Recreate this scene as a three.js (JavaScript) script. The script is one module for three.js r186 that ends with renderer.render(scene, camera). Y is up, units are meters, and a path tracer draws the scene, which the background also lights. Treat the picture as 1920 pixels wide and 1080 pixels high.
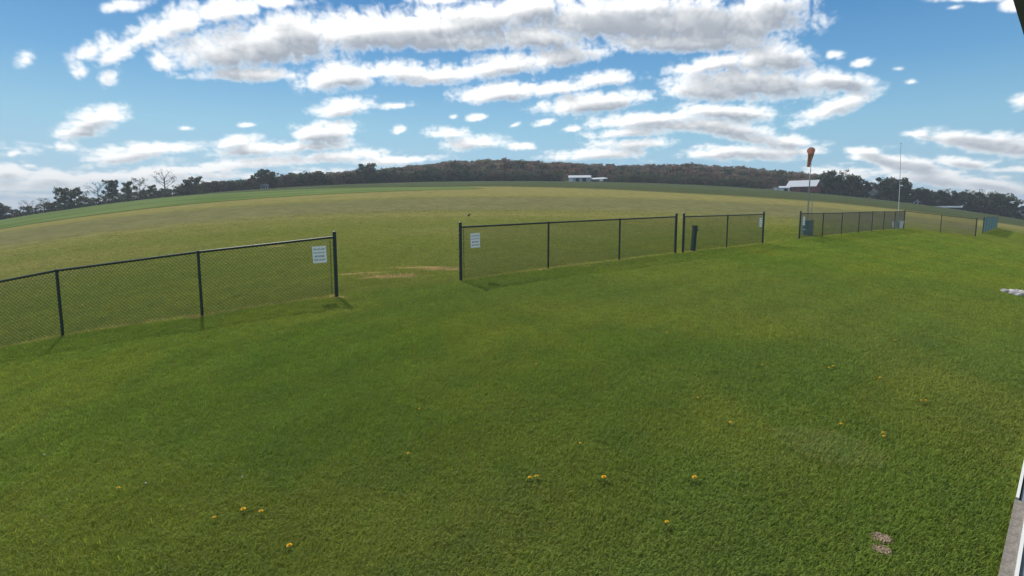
import * as THREE from 'three';
import { mergeGeometries } from 'three/addons/utils/BufferGeometryUtils.js';

// ---------------------------------------------------------------- camera, sky, sun, exposure
const scene = new THREE.Scene();
const R = Math.PI / 180, EYE = 2.55;
const camera = new THREE.PerspectiveCamera(56.74, 1920 / 1080, 0.05, 9000);
camera.position.set(0, EYE, 0);
camera.rotation.set(-6.5 * R, 0, 0);
camera.setViewOffset(1920, 1080, 0, 34, 1920, 1080);
scene.add(camera);

const renderer = new THREE.WebGLRenderer({ antialias: true });
renderer.toneMapping = THREE.LinearToneMapping;
renderer.toneMappingExposure = 1.1;
renderer.shadowMap.enabled = true;

const SUN_AZ = -30, SUN_EL = 46;
const sun = new THREE.DirectionalLight(new THREE.Color(1, 0.95, 0.86), 3.6);
sun.position.set(Math.sin(SUN_AZ * R) * Math.cos(SUN_EL * R) * 400, Math.sin(SUN_EL * R) * 400, -Math.cos(SUN_AZ * R) * Math.cos(SUN_EL * R) * 400);
sun.castShadow = true;
sun.shadow.mapSize.set(4096, 4096);
Object.assign(sun.shadow.camera, { left: -90, right: 90, top: 90, bottom: -90, near: 1, far: 1200 });
scene.add(sun, sun.target);

// ---------------------------------------------------------------- small maths
const clamp = (x, a = 0, b = 1) => (x < a ? a : x > b ? b : x);
const lerp = (a, b, t) => a + (b - a) * t;
const smooth = (a, b, x) => { const t = clamp((x - a) / (b - a)); return t * t * (3 - 2 * t); };
const mix3 = (a, b, t) => [a[0] + (b[0] - a[0]) * t, a[1] + (b[1] - a[1]) * t, a[2] + (b[2] - a[2]) * t];
function rng(seed) { let s = seed >>> 0; return () => { s = (s + 0x6D2B79F5) >>> 0; let t = Math.imul(s ^ (s >>> 15), 1 | s); t = (t + Math.imul(t ^ (t >>> 7), 61 | t)) ^ t; return ((t ^ (t >>> 14)) >>> 0) / 4294967296; }; }
function hash(ix, iy) { let h = Math.imul(ix, 374761393) + Math.imul(iy, 668265263) | 0; h = Math.imul(h ^ (h >>> 13), 1274126177); return ((h ^ (h >>> 16)) >>> 0) / 4294967296; }
function vn(x, y) {                                                // value noise, 0 to 1
  const ix = Math.floor(x), iy = Math.floor(y); let fx = x - ix, fy = y - iy;
  fx = fx * fx * (3 - 2 * fx); fy = fy * fy * (3 - 2 * fy);
  const a = hash(ix, iy), b = hash(ix + 1, iy), c = hash(ix, iy + 1), d = hash(ix + 1, iy + 1);
  return a + (b - a) * fx + (c - a) * fy + (a - b - c + d) * fx * fy;
}
function puff(x, y) {                                              // round-topped cells, 0 to 1
  const ix = Math.floor(x), iy = Math.floor(y); let best = 2;
  for (let a = -1; a <= 1; a++) for (let b = -1; b <= 1; b++) {
    const X = ix + a, Y = iy + b, dx = X + 0.15 + 0.7 * hash(X, Y) - x, dy = Y + 0.15 + 0.7 * hash(X + 911, Y - 377) - y, d = dx * dx + dy * dy;
    if (d < best) best = d;
  }
  return 1 - Math.min(1, best * 1.15);
}
function fbm(x, y, n) { let s = 0, a = 0.5, t = 0; for (let k = 0; k < n; k++) { s += a * vn(x, y); t += a; x = x * 2.03 + 17.3; y = y * 2.03 + 9.1; a *= 0.5; } return s / t; }
function table(rows, x) { let i = 0; if (x <= rows[0][0]) return rows[0][1]; while (i < rows.length - 2 && x > rows[i + 1][0]) i++; const [x0, y0] = rows[i], [x1, y1] = rows[i + 1]; return lerp(y0, y1, clamp((x - x0) / (x1 - x0))); }

// ---------------------------------------------------------------- the sky: air and fair-weather cumulus, by azimuth and elevation in degrees
// cumulus clouds: azimuth, elevation of the base line's middle, half width, half height, tilt, thickness
const CLOUDS = [
[-41.4,11.3,0.7,0.5,50,0.6],[-36.9,12.8,1.6,0.7,29,0.7],[-35.6,12.6,1.6,0.7,34,0.8],[-38,11,0.6,0.6,48,0.7],[-36.1,10.8,0.9,0.6,38,0.75],[-33.5,14.4,2.3,0.8,34,0.8],[-30.7,15.8,2.4,1.2,24,1],[-32.3,12.6,0.7,1,68,0.7],
[-34.8,16.5,1.8,0.5,21,0.7],[-23.8,15,7.6,2.3,11,1.35],[-27,14,4.4,1.8,13,1.2],[-21,16.4,3.8,1.9,6,1.3],[-27.2,17.4,3.9,1.2,19,1.1],[-22.7,18.7,2.8,0.6,8,0.9],[-24.9,12.4,5,0.7,6,0.9],[-37.2,7.3,2.6,1,20,1],
[-38.4,6.3,1.6,0.6,13,0.9],[-30.8,7.2,0.5,0.2,4,0.7],[-25.9,7.8,0.8,0.3,4,0.9],[-36,4.3,2.4,0.8,15,1],[-33.3,5.2,4.1,0.6,7,1],[-27,6.2,2.7,0.7,17,1],[-19.4,7.4,3.3,1.2,7,1.1],[-21.4,6,5.4,0.8,6,1],
[-25.2,5.6,3.7,0.6,9,1],[-42.8,2.8,1.3,0.8,3,1],[-40.3,2.4,2,0.8,2,1],[-36.9,2.7,4.3,0.5,6,0.95],[-31.8,3.4,4.9,0.6,6,0.95],[-25.3,4.3,5.5,0.5,6,0.95],[-18.5,5.1,6.1,0.7,5,1],[-11.7,5,4.9,0.5,4,0.9],
[-41.8,3.4,0.5,0.2,3,0.8],[-42.5,4.3,0.4,0.2,24,0.7],[-39.5,5,0.8,0.3,4,0.6],[-10.8,17.1,10.6,2,5,1.35],[-3.3,18.5,6,1.8,6,1.3],[-6,16.7,6.5,1.3,2,1.3],[2.2,16.9,6,1.3,-1,1.25],[1.4,19.5,5.5,1.5,5,1.2],
[10.3,18.1,9.5,2.4,-3,1.4],[-7.1,20.2,3,0.5,2,0.9],[-17.2,12.7,4.3,1.5,12,1.15],[-11.5,13.5,4.8,1.2,5,1.15],[-7.2,13.4,4.9,0.9,8,1.1],[-1.7,14.3,5.5,1.2,10,1.15],[5.5,15.2,5.2,1.3,9,1.15],[9.3,12.9,3.2,0.9,3,1],
[-1.1,11.8,4.4,1,6,1.05],[4.4,12.2,3.4,0.7,4,1],[-17.3,9.9,3,0.9,11,1.05],[-11.8,10.4,1.5,0.4,8,0.9],[8.8,10.8,5.9,1.1,4,1.1],[-6,9.4,0.5,0.3,11,0.85],[-3.6,9.4,1.3,0.4,11,0.9],[-11.7,8,0.7,0.4,22,0.85],
[-6.7,7.8,2.3,0.7,3,1],[-3.9,6.8,3.5,0.8,4,1],[0.8,6.5,1.5,0.5,0,0.9],[0.3,8.7,0.6,0.2,20,0.7],[3.6,8.9,1.1,0.3,9,0.7],[6.1,8.2,1,0.3,7,0.7],[18,17.4,9.4,2.6,-8,1.45],[24.2,17.4,4.1,2.1,-3,1.2],
[15.6,15.9,7.7,1.1,-4,1.3],[20.5,15.8,4.8,1.3,-6,1.3],[24.8,13.5,4.2,1.5,-6,1.2],[19.6,13.6,4.4,1,5,1.1],[23.1,11.6,8,1.7,-7,1.3],[30.1,11.1,3.2,1,-12,1.2],[19.2,11.4,4.7,1.3,-8,1.15],[20.8,9.3,4.9,0.9,-6,1.1],
[30.3,8.9,3,1,20,1],[30.2,13.4,0.9,0.4,-8,0.75],[32.3,12.5,0.8,0.5,-8,0.8],[34.9,11.7,0.4,0.2,-8,0.6],[36,10.5,0.4,0.2,-8,0.6],[14.8,8.9,6.3,0.9,2,1.05],[17.9,8.2,6.1,0.8,-1,1.05],[12.1,7.7,4.3,0.6,2,1],
[21.8,7.5,4.4,0.8,-7,1.05],[24.7,6.5,4.3,0.7,-9,1.05],[12.2,6.6,4.3,0.7,1,1],[23.4,5.4,4.7,0.9,-6,1.05],[27,5.3,2.7,0.4,-3,0.9],[20,5.3,3.1,0.6,-2,1],[8.9,5.6,5.5,0.6,1,0.95],[34.2,4.3,2.4,0.5,-9,1],
[36.1,3.7,2.7,0.8,-11,1.05],[32.9,5,1.4,0.4,-3,0.9],[36.6,6.3,1,0.4,-9,0.95],[40.1,5.3,3.7,1,-14,1.2],[42.4,4.8,2.5,1.1,-12,1.2],[42.9,8.1,0.7,0.7,23,0.9],[39.6,3.7,2.1,0.5,-13,0.9],[37.6,2.5,3.3,0.6,-12,1],
[41.3,1.9,2.9,0.5,-14,0.95],[30.6,3.2,2.6,0.6,-8,1.05],[41.8,15.1,0.8,0.5,-13,0.8],[38.3,15.7,0.7,0.2,-2,0.6],[39.3,16,2,0.2,-13,0.6],
];
function makeSky() {
  const W = 4096, H = 2048, UP = H / 2, px = 360 / W;               // UP rows stand above the horizon
  const data = new Float32Array(W * H * 4), base = new Float32Array(W * UP).fill(-1), dens = new Float32Array(W * UP);
  const rnd = rng(77), all = CLOUDS.map(c => c.slice());
  for (let k = 0; k < 420; k++) {                                  // the same kind of cloud all round and overhead
    const el = 1.5 + 80 * rnd() ** 1.6, az = -180 + 360 * rnd(), s = 0.6 + 0.06 * el + 1.6 * rnd();
    const r = s * (1.2 + 1.6 * rnd()), half = s * (0.35 + 0.012 * el);
    if (Math.abs(az) - r / Math.cos(el * R) < 47 && el - half * 1.6 < 20) continue;
    all.push([az, el, r / Math.cos(el * R), half, (rnd() - 0.5) * 16, 0.9 + 0.5 * rnd()]);
  }
  for (const [az, el, ra, re, tilt, w] of all) {
    const c = Math.cos(tilt * R), s = Math.sin(tilt * R), k = Math.cos(el * R), reach = Math.max(ra * 1.5, re * 1.5 / k) + 0.4;
    const j0 = Math.max(0, Math.floor((el - ra * Math.abs(s) * 1.5 - re * 2 - 0.4) / px)), j1 = Math.min(UP - 1, Math.ceil((el + ra * Math.abs(s) * 1.5 + re * 2 + 0.4) / px));
    for (let j = j0; j <= j1; j++) {
      const dy = (j + 0.5) * px - el;
      for (let i = Math.floor((az - reach + 90) / px); i <= (az + reach + 90) / px; i++) {
        const dx = ((i + 0.5) * px - 90 - az) * k;
        const u = (dx * c + dy * s) / (ra * k); let v = (-dx * s + dy * c) / re;
        if (v < 0) v *= 1.35;                                      // flatter below
        const q = Math.sqrt(Math.pow(Math.abs(u), 2.3) + v * v), b = w * (1 - q);
        const at = j * W + ((i % W) + W) % W, old = base[at];
        if (b > -1) { const h = clamp(0.5 + 0.5 * (b - old) / 0.3); base[at] = lerp(old, b, h) + 0.3 * h * (1 - h); }   // clouds grow together smoothly
      }
    }
  }
  const soft = new Float32Array(W * UP);                           // the cloud's large billows alone, for its shading
  for (let j = 0; j < UP; j++) {
    const el = (j + 0.5) * px, fv = 26 * Math.log(el + 5.5), low = smooth(7, 1.5, el);
    for (let i = 0; i < W; i++) {
      const at = j * W + i, az = (i + 0.5) * px - 90;
      const far = Math.abs(az) > 60 && Math.abs(az) < 300;
      const x = az * 0.8, y = fv * 0.8;
      let b = base[at];
      if (low > 0) {                                               // long thin banks crowd together low down
        const s = 0.55 * fbm(az * 0.16 + 40, fv * 0.5 + 7, 2) + 0.45 * puff(az * 0.3 + 3, fv * 0.62);
        b = Math.max(b, (s - 0.6) * 3.0 * low - 0.16 - 0.5 * (1 - low));
      }
      if (b < -0.95) { dens[at] = soft[at] = -1; continue; }
      const wx = fbm(x * 0.9 + 5, y * 0.9, 3), wy = fbm(x * 0.9 + 50, y * 0.9 + 30, 3);
      const X = x + wx * 0.9, Y = y + wy * 0.9;
      const big = fbm(X * 0.45, Y * 0.45, 2), p1 = puff(X * 0.75, Y * 0.75), p2 = puff(X * 1.7 + 9, Y * 1.7), p3 = far ? 0.5 : puff(X * 3.7 + 3, Y * 3.7), f = far ? 0.5 : fbm(X * 5.5, Y * 5.5, 3);
      const n2 = 0.38 * big + 0.36 * p1 + 0.26 * p2, n = 0.32 * big + 0.27 * p1 + 0.19 * p2 + 0.1 * p3 + 0.12 * f, tot = 1;
      const amp = 2.3;
      base[at] = b; soft[at] = b + amp * (n2 - 0.6) + 0.16; dens[at] = b + amp * (n / tot - 0.6) + 0.16;
    }
  }
  const air = [[0, [0.52, 0.67, 0.77]], [3, [0.41, 0.63, 0.77]], [8, [0.29, 0.55, 0.73]], [13, [0.15, 0.38, 0.65]], [19, [0.075, 0.25, 0.53]], [30, [0.065, 0.22, 0.48]], [45, [0.06, 0.19, 0.43]], [90, [0.05, 0.15, 0.37]]];
  const airAt = el => { let k = 0; while (k < air.length - 2 && el > air[k + 1][0]) k++; return mix3(air[k][1], air[k + 1][1], clamp((el - air[k][0]) / (air[k + 1][0] - air[k][0]))); };
  for (let j = 0; j < H; j++) {
    const el = (j + 0.5) * px - 90, A = airAt(Math.max(el, 0));
    for (let i = 0; i < W; i++) {
      const o = (j * W + i) * 4; let az = (i + 0.5) * px - 90; if (az > 180) az -= 360;
      const cosd = Math.sin(el * R) * Math.sin(SUN_EL * R) + Math.cos(el * R) * Math.cos(SUN_EL * R) * Math.cos((az - SUN_AZ) * R);
      const glow = 0.82 + 0.3 * Math.pow(clamp((cosd + 0.3) / 1.3), 2);
      let r = A[0] * (0.35 + 0.65 * glow) * glow, g = A[1] * glow, b = A[2] * (0.25 + 0.75 * glow);
      if (el > 0) {
        const J = j - UP, D = dens[J * W + i];
        if (D > -0.02) {
          let dx = (SUN_AZ - az) * Math.cos(el * R), dy = SUN_EL - el; const l = Math.hypot(dx, dy) || 1; dx /= l; dy /= l;
          const k = 0.5 + 0.045 * el, D0 = Math.min(soft[J * W + i], 1.4); let relief = 0, tau = 0, deep = 0;
          for (let s = 1; s <= 6; s++) {
            const jj = Math.min(UP - 1, Math.max(0, J + Math.round(dy * k * s * 0.3 / px))), ii = i + Math.round(dx * k * s * 0.3 / px / Math.max(0.2, Math.cos(el * R)));
            const d = Math.max(-0.4, Math.min(1.4, soft[jj * W + ((ii % W) + W) % W]));
            relief += (D0 - d) / (0.4 + 0.3 * s); if (d > 0) tau += d; deep += clamp(base[jj * W + ((ii % W) + W) % W] + 0.15, 0, 1);
          }
          const lowF = smooth(0, 7, el), rim = Math.exp(-3.2 * Math.max(0, D));
          const core = smooth(1.0, 4.6, deep) * smooth(0.2, 0.95, D0);
          const tone = 1.0 - 0.72 * core + 0.1 * relief - 0.025 * tau + 0.22 * (Math.min(D, 1.2) - D0);
          const L = clamp(tone + 0.35 * rim), m = Math.pow(smooth(-0.02, lerp(0.5, 0.95, lowF), D), 0.85);
          const dark = mix3([0.5, 0.55, 0.61], [0.37, 0.41, 0.47], lowF), white = mix3([0.9, 0.92, 0.93], [1.15, 1.15, 1.13], lowF);
          const c = mix3(dark, white, L);
          r = lerp(r, c[0], m); g = lerp(g, c[1], m); b = lerp(b, c[2], m);
        }
      }
      data[o] = r; data[o + 1] = g; data[o + 2] = b; data[o + 3] = 1;
    }
  }
  const t = new THREE.DataTexture(data, W, H, THREE.RGBAFormat, THREE.FloatType);
  t.mapping = THREE.EquirectangularReflectionMapping; t.magFilter = THREE.LinearFilter; t.minFilter = THREE.LinearFilter; t.colorSpace = THREE.LinearSRGBColorSpace; t.needsUpdate = true;
  return t;
}
const sky = makeSky();
scene.background = sky; scene.environment = sky;

// ---------------------------------------------------------------- helpers for things
const taken = {};
function numbered(name) { const n = (taken[name] = (taken[name] ?? -1) + 1); return n ? name + '_' + String(n).padStart(3, '0') : name; }
function tag(o, label, category, group) { o.userData.label = label; o.userData.category = category; if (group) o.userData.group = group; return o; }
function thing(name, label, category, x, y, z, turn = 0, group) { const o = new THREE.Group(); o.name = numbered(name); o.position.set(x, y, z); o.rotation.y = turn; tag(o, label, category, group); scene.add(o); return o; }
function part(name, geo, m, parent, label) { const o = new THREE.Mesh(geo, m); o.name = name; o.castShadow = o.receiveShadow = true; if (label) o.userData.label = label; parent.add(o); return o; }
function struct(name, geo, m) { const o = new THREE.Mesh(geo, m); o.name = name; o.castShadow = o.receiveShadow = true; o.userData.kind = 'structure'; scene.add(o); return o; }
const mat = (r, g, b, rough = 0.8, extra = {}) => new THREE.MeshStandardMaterial({ color: new THREE.Color().setRGB(r, g, b), roughness: rough, ...extra });
function box(w, h, d, x = 0, y = 0, z = 0) { return new THREE.BoxGeometry(w, h, d).translate(x, y, z); }
function rod(a, b, r0, r1 = r0, n = 6) {                            // tapered bar from a to b
  const A = new THREE.Vector3(...a), B = new THREE.Vector3(...b), d = B.clone().sub(A), g = new THREE.CylinderGeometry(r1, r0, d.length(), n, 1);
  g.applyQuaternion(new THREE.Quaternion().setFromUnitVectors(new THREE.Vector3(0, 1, 0), d.clone().normalize()));
  return g.translate((a[0] + b[0]) / 2, (a[1] + b[1]) / 2, (a[2] + b[2]) / 2);
}
function meshOf(pos, idx, uv, col) {
  const g = new THREE.BufferGeometry(); g.setAttribute('position', new THREE.Float32BufferAttribute(pos, 3));
  if (uv) g.setAttribute('uv', new THREE.Float32BufferAttribute(uv, 2)); if (col) g.setAttribute('color', new THREE.Float32BufferAttribute(col, 3));
  if (idx) g.setIndex(idx); g.computeVertexNormals(); return g;
}

// ---------------------------------------------------------------- the lie of the land: a gently crowned field that climbs to a wooded hill
const HILL = [[-60, 0.2], [-40, 0.2], [-34, 1.5], [-28.9, 2.5], [-26.7, 2.6], [-24.4, 2.9], [-21.5, 3.2], [-18.5, 3.6], [-14.4, 3.9], [-11.1, 4.4], [-8.9, 4.65], [-6.2, 4.9], [-0.6, 5.05], [3.9, 4.85], [7.8, 4.6], [13.3, 4.42], [18.5, 4.35], [23.4, 3.95], [25.8, 3.6], [28, 3.35], [29.3, 3.1], [32.3, 2.4], [36.2, 1.2], [40, 0.2], [60, 0.2]];
const CROWN = 10;                                                   // height of the wood on the hill
function plain(a, d) {
  const a2 = a * a, a4 = a2 * a2, k = 1 / (1 + d / 4), q = d / (1 + d / 25);
  return EYE - 0.58355 - 1.41292 * a2 - 0.64159 * a4 + d * (0.0634 - 0.08961 * a2 - 0.05108 * a4) + k * (-2.94395 + 1.99218 * a2 + 1.00037 * a4) + q * (-0.12291 + 0.12167 * a2 + 0.03423 * a4);
}
function land(x, z) {
  let a = Math.abs(Math.atan2(x, -z)); const sgn = x < 0 ? -1 : 1; a = Math.min(a, 0.86);
  const d = Math.max(3, Math.hypot(x, z)); let y = plain(a, Math.min(d, 420));
  if (d > 325) {
    const top = Math.max(plain(a, 420), 545 * Math.tan(table(HILL, sgn * a / R) * R) - CROWN + EYE);
    y = lerp(plain(a, Math.min(d, 420)), top, smooth(325, 545, d)) - Math.max(0, d - 600) * 0.02;
  }
  return y;
}
const FENCE_D = [[-180, 30], [-90, 22], [-60, 15.5], [-48.9, 13.7], [-40.7, 12.23], [-30.6, 11.06], [-18.4, 10.96], [-5.5, 11.75], [3.9, 13.35], [11.4, 15.32], [17, 17.83], [21.9, 20.8], [25.2, 23.86], [28.3, 28.34], [31.6, 35.4], [34, 43], [36.3, 53.2], [41, 58.2], [41.4, 67], [42.3, 99], [46, 105], [60, 80], [90, 50], [180, 30]];
const AZ = []; for (let a = -180; a < 180;) { AZ.push(a); a += Math.abs(a) < 50 ? 0.5 : 5; } AZ.push(180);
function sheet(d0, d1, rows, scaleUV, lift = 0, colour) {            // the land between two distances, which may change with direction
  const pos = [], uv = [], idx = [], col = [], n = rows + 1;
  for (const a of AZ) {
    const A = d0(a), B = d1(a);
    for (let k = 0; k < n; k++) {
      const d = A * Math.pow(B / A, k / rows), x = d * Math.sin(a * R), z = -d * Math.cos(a * R);
      pos.push(x, land(x, z) + lift, z); uv.push(...scaleUV(x, z)); if (colour) col.push(...colour(x, z));
    }
  }
  for (let i = 0; i < AZ.length - 1; i++) for (let k = 0; k < rows; k++) { const p = i * n + k; idx.push(p, p + n, p + 1, p + 1, p + n, p + n + 1); }
  return meshOf(pos, idx, uv, colour && col);
}

// what grows where: colour of the grass, cloud shadow painted in, and how much is worn away
const SOIL = [[2.666, -3.608, 0.075, 0.045], [2.587, -3.492, 0.07, 0.045]];           // two scuffed holes in the turf
const WORN = [[-3.66, -12.99, 0.75, 0.17, 4], [-2.3, -13.6, 0.9, 0.2, -4], [-1.7, -13.3, 0.7, 0.22, 0], [-8.85, -20.1, 0.35, 0.25, 0], [-2.9, -12.4, 0.8, 0.3, 0], [0.66, -13.16, 0.35, 0.06, -40], [1.69, -13.99, 0.55, 0.07, -40], [-5.7, -9.45, 0.25, 0.08, -10], [-3.45, -10.35, 0.3, 0.1, -20], [5.9, -17.75, 0.4, 0.12, -40], [4.27, -4.02, 0.16, 0.1, 45], [3.62, -3.4, 0.2, 0.06, 45]];
function worn(x, z) {
  let m = 0;
  for (const [cx, cz, ra, rb, tilt] of WORN) {
    const dx = x - cx, dz = z - cz; if (Math.abs(dx) > 2.2 || Math.abs(dz) > 2.2) continue;
    const c = Math.cos(tilt * R), s = Math.sin(tilt * R), u = (dx * c - dz * s) / ra, v = (dx * s + dz * c) / rb;
    m = Math.max(m, smooth(1.25, 0.3, Math.hypot(u, v) + 0.9 * (fbm(x * 9, z * 9, 3) - 0.5)));
  }
  const d = Math.hypot(x, z), a = Math.atan2(x, -z) / R; if (d < 60 && !(a > -18 && a < -6) && !(a > 25.5 && a < 28)) { const q = Math.abs(d - table(FENCE_D, a)) / (0.1 + 0.006 * d); if (q < 1.4) m = Math.max(m, 0.25 * smooth(1.4, 0.3, q + 1.2 * (fbm(x * 4, z * 4, 3) - 0.5))); }
  return m;
}
const inside = (x, z) => Math.hypot(x, z) < table(FENCE_D, Math.atan2(x, -z) / R);
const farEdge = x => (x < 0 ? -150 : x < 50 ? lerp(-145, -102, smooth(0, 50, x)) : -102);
function grassColour(x, z) {
  const d = Math.hypot(x, z), n1 = fbm(x * 0.55 + 3, z * 0.55, 4), n2 = fbm(x * 1.9 + 30, z * 1.9 + 8, 3), n3 = fbm(x * 0.09 + 9, z * 0.16, 4);
  const lawnIn = inside(x, z);
  // mown lawn: blue-green and yellow-green grasses in patches
  let c = mix3([0.1, 0.142, 0.02], [0.132, 0.158, 0.023], smooth(0.22, 0.78, n1));
  c = mix3(c, [0.078, 0.128, 0.022], 0.35 * smooth(0.5, 0.75, n2));
  c = mix3(c, [0.105, 0.13, 0.03], 0.4 * smooth(0.45, 0.7, n3));
  { const u = (x - 4.2) * 0.88 - (z + 7.2) * 0.47, v = (x - 4.2) * 0.47 + (z + 7.2) * 0.88; c = mix3(c, [0.072, 0.12, 0.024], 0.4 * smooth(1.3, 0.3, Math.hypot(u / 4.2, v / 0.9) + 0.9 * (n1 - 0.5))); }   // a swath of darker grass
  const mow = 1 + 0.05 * smooth(0.3, 0.7, 0.5 + 0.5 * Math.sin((x * 0.688 + z * 0.725) * 5.6 + 1.5 * n1)); c = [c[0] * mow, c[1] * mow, c[2] * mow];
  if (!lawnIn) {
    const streak = fbm(x * 0.035 + 4, z * 0.22, 4), t = smooth(-1, 24, d - table(FENCE_D, Math.atan2(x, -z) / R) + 14 * (n3 - 0.5));
    let f = mix3([0.155, 0.162, 0.048], [0.192, 0.18, 0.066], smooth(0.35, 0.65, streak) * 0.7 + 0.3 * smooth(0.3, 0.7, fbm(x * 0.05, z * 1.1, 3)));          // thinner, straw-flecked field turf
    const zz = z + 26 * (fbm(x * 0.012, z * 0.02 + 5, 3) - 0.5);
    f = mix3(f, [0.148, 0.145, 0.075], 0.7 * smooth(-40, -50, zz) * smooth(-76, -68, zz));          // darker strip: a cloud shadow put into the turf colour
    f = mix3(f, [0.225, 0.205, 0.08], 0.75 * smooth(-70, -80, zz));                                  // paler tan band, the sunlit gap between painted cloud shadows
    f = mix3(f, [0.072, 0.088, 0.042], smooth(-5, 10, farEdge(x) - z + 8 * (fbm(x * 0.06, z * 0.06, 3) - 0.5)));   // darker crop beyond, with soft-edged cloud shadow painted in
    c = mix3(mix3(c, [0.14, 0.142, 0.035], 0.4), f, t);
  }
  const w = worn(x, z); if (w > 0) c = mix3(c, mix3([0.36, 0.27, 0.13], [0.24, 0.17, 0.09], smooth(0.4, 0.65, n2)), w);
  return c;
}
function colourMap(n, x0, z0, x1, z1, grain) {
  const data = new Uint8Array(n * n * 4), toS = v => (v <= 0.0031308 ? v * 12.92 : 1.055 * Math.pow(v, 1 / 2.4) - 0.055) * 255;
  for (let j = 0; j < n; j++) for (let i = 0; i < n; i++) {
    const x = lerp(x0, x1, (i + 0.5) / n), z = lerp(z0, z1, (j + 0.5) / n), c = grassColour(x, z), g = 1 + grain * (hash(i, j) - 0.5) + grain * (vn(i * 0.31, j * 0.31) - 0.5), o = (j * n + i) * 4;
    data[o] = clamp(toS(c[0] * g), 0, 255); data[o + 1] = clamp(toS(c[1] * g), 0, 255); data[o + 2] = clamp(toS(c[2] * g), 0, 255); data[o + 3] = 255;
  }
  const t = new THREE.DataTexture(data, n, n, THREE.RGBAFormat); t.colorSpace = THREE.SRGBColorSpace; t.magFilter = t.minFilter = THREE.LinearFilter; t.needsUpdate = true; return t;
}
const LAWN = [-40, -72, 62, 30], FIELD = [-200, -260, 200, 140];
const uvIn = b => (x, z) => [(x - b[0]) / (b[2] - b[0]), (z - b[1]) / (b[3] - b[1])];
const lawnMat = new THREE.MeshPhysicalMaterial({ map: colourMap(1300, ...LAWN, 0.5), roughness: 1, specularIntensity: 0 });
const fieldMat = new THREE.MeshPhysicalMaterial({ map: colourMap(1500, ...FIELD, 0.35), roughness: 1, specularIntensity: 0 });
const fenceD = a => table(FENCE_D, a), fieldD = a => (Math.abs(a) < 50 ? 185 : 130);
struct('lawn', sheet(a => 0.4, fenceD, 60, uvIn(LAWN)), lawnMat);
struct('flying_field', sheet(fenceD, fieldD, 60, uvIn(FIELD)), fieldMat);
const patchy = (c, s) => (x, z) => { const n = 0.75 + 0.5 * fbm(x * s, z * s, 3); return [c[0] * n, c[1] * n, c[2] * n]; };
struct('farmland', sheet(fieldD, a => 322, 14, (x, z) => [x, z], 0, patchy([0.07, 0.086, 0.042], 0.05)), new THREE.MeshPhysicalMaterial({ vertexColors: true, specularIntensity: 0, roughness: 1 }));  // dark green carries on the cloud shadow painted over the far crop
struct('hill', sheet(a => 322, a => 2600, 26, (x, z) => [x, z], 0, patchy([0.075, 0.07, 0.045], 0.03)), new THREE.MeshPhysicalMaterial({ vertexColors: true, specularIntensity: 0, roughness: 1 }));
{ // the bright young crop at the far left of the flying field
  const near = [[-150, -55], [-83, -87], [-53, -98], [-28, -112], [-6, -124]], far = [[-260, -190], [-158, -243], [-98, -194], [-54, -172], [-10, -141]];
  const pos = [], col = [], idx = [], N = 60, M = 24, at = (L, s) => { const k = Math.min(L.length - 2, Math.floor(s * (L.length - 1))), t = s * (L.length - 1) - k; return [lerp(L[k][0], L[k + 1][0], t), lerp(L[k][1], L[k + 1][1], t)]; };
  for (let i = 0; i <= N; i++) for (let j = 0; j <= M; j++) {
    const a = at(near, i / N), b = at(far, i / N), t = j / M, wob = j === 0 || j === M ? 2.5 * (fbm(i * 0.6, j, 2) - 0.5) : 0;
    const x = lerp(a[0], b[0], t), z = lerp(a[1], b[1], t) + wob; pos.push(x, land(x, z) + 0.06, z);
    const n = fbm(x * 0.05, z * 0.09, 4); col.push(...mix3([0.095, 0.14, 0.045], [0.135, 0.182, 0.065], smooth(0.3, 0.7, n)));
  }
  for (let i = 0; i < N; i++) for (let j = 0; j < M; j++) { const p = i * (M + 1) + j; idx.push(p, p + 1, p + M + 1, p + 1, p + M + 2, p + M + 1); }
  struct('crop_field', meshOf(pos, idx, null, col), new THREE.MeshPhysicalMaterial({ vertexColors: true, specularIntensity: 0, roughness: 1, side: THREE.DoubleSide }));
}

// ---------------------------------------------------------------- grass blades on the lawn and the nearer field
function tuft(seed, blades, spread, hgt, wide) {
  const r = rng(seed), pos = [], idx = [];
  for (let b = 0; b < blades; b++) {
    const a = r() * 6.283, q = spread * Math.sqrt(r()), x = Math.cos(a) * q, z = Math.sin(a) * q, t = r() * 6.283, h = hgt * (0.55 + 0.6 * r()), lean = h * (0.4 + 1.0 * r()), w = wide * (0.7 + 0.6 * r());
    const lx = Math.cos(t), lz = Math.sin(t), sx = -lz * w, sz = lx * w, o = pos.length / 3;
    pos.push(x - sx, -0.01, z - sz, x + sx, -0.01, z + sz, x + lx * lean * 0.35 - sx * 0.8, h * 0.62, z + lz * lean * 0.35 - sz * 0.8, x + lx * lean * 0.35 + sx * 0.8, h * 0.62, z + lz * lean * 0.35 + sz * 0.8, x + lx * lean, h, z + lz * lean);
    idx.push(o, o + 1, o + 2, o + 1, o + 3, o + 2, o + 2, o + 3, o + 4);
  }
  return meshOf(pos, idx);
}
const bladeMat = new THREE.MeshPhysicalMaterial({ color: 0xffffff, roughness: 0.8, transmission: 0.45, thickness: 0, side: THREE.DoubleSide, specularIntensity: 0.3 });
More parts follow.
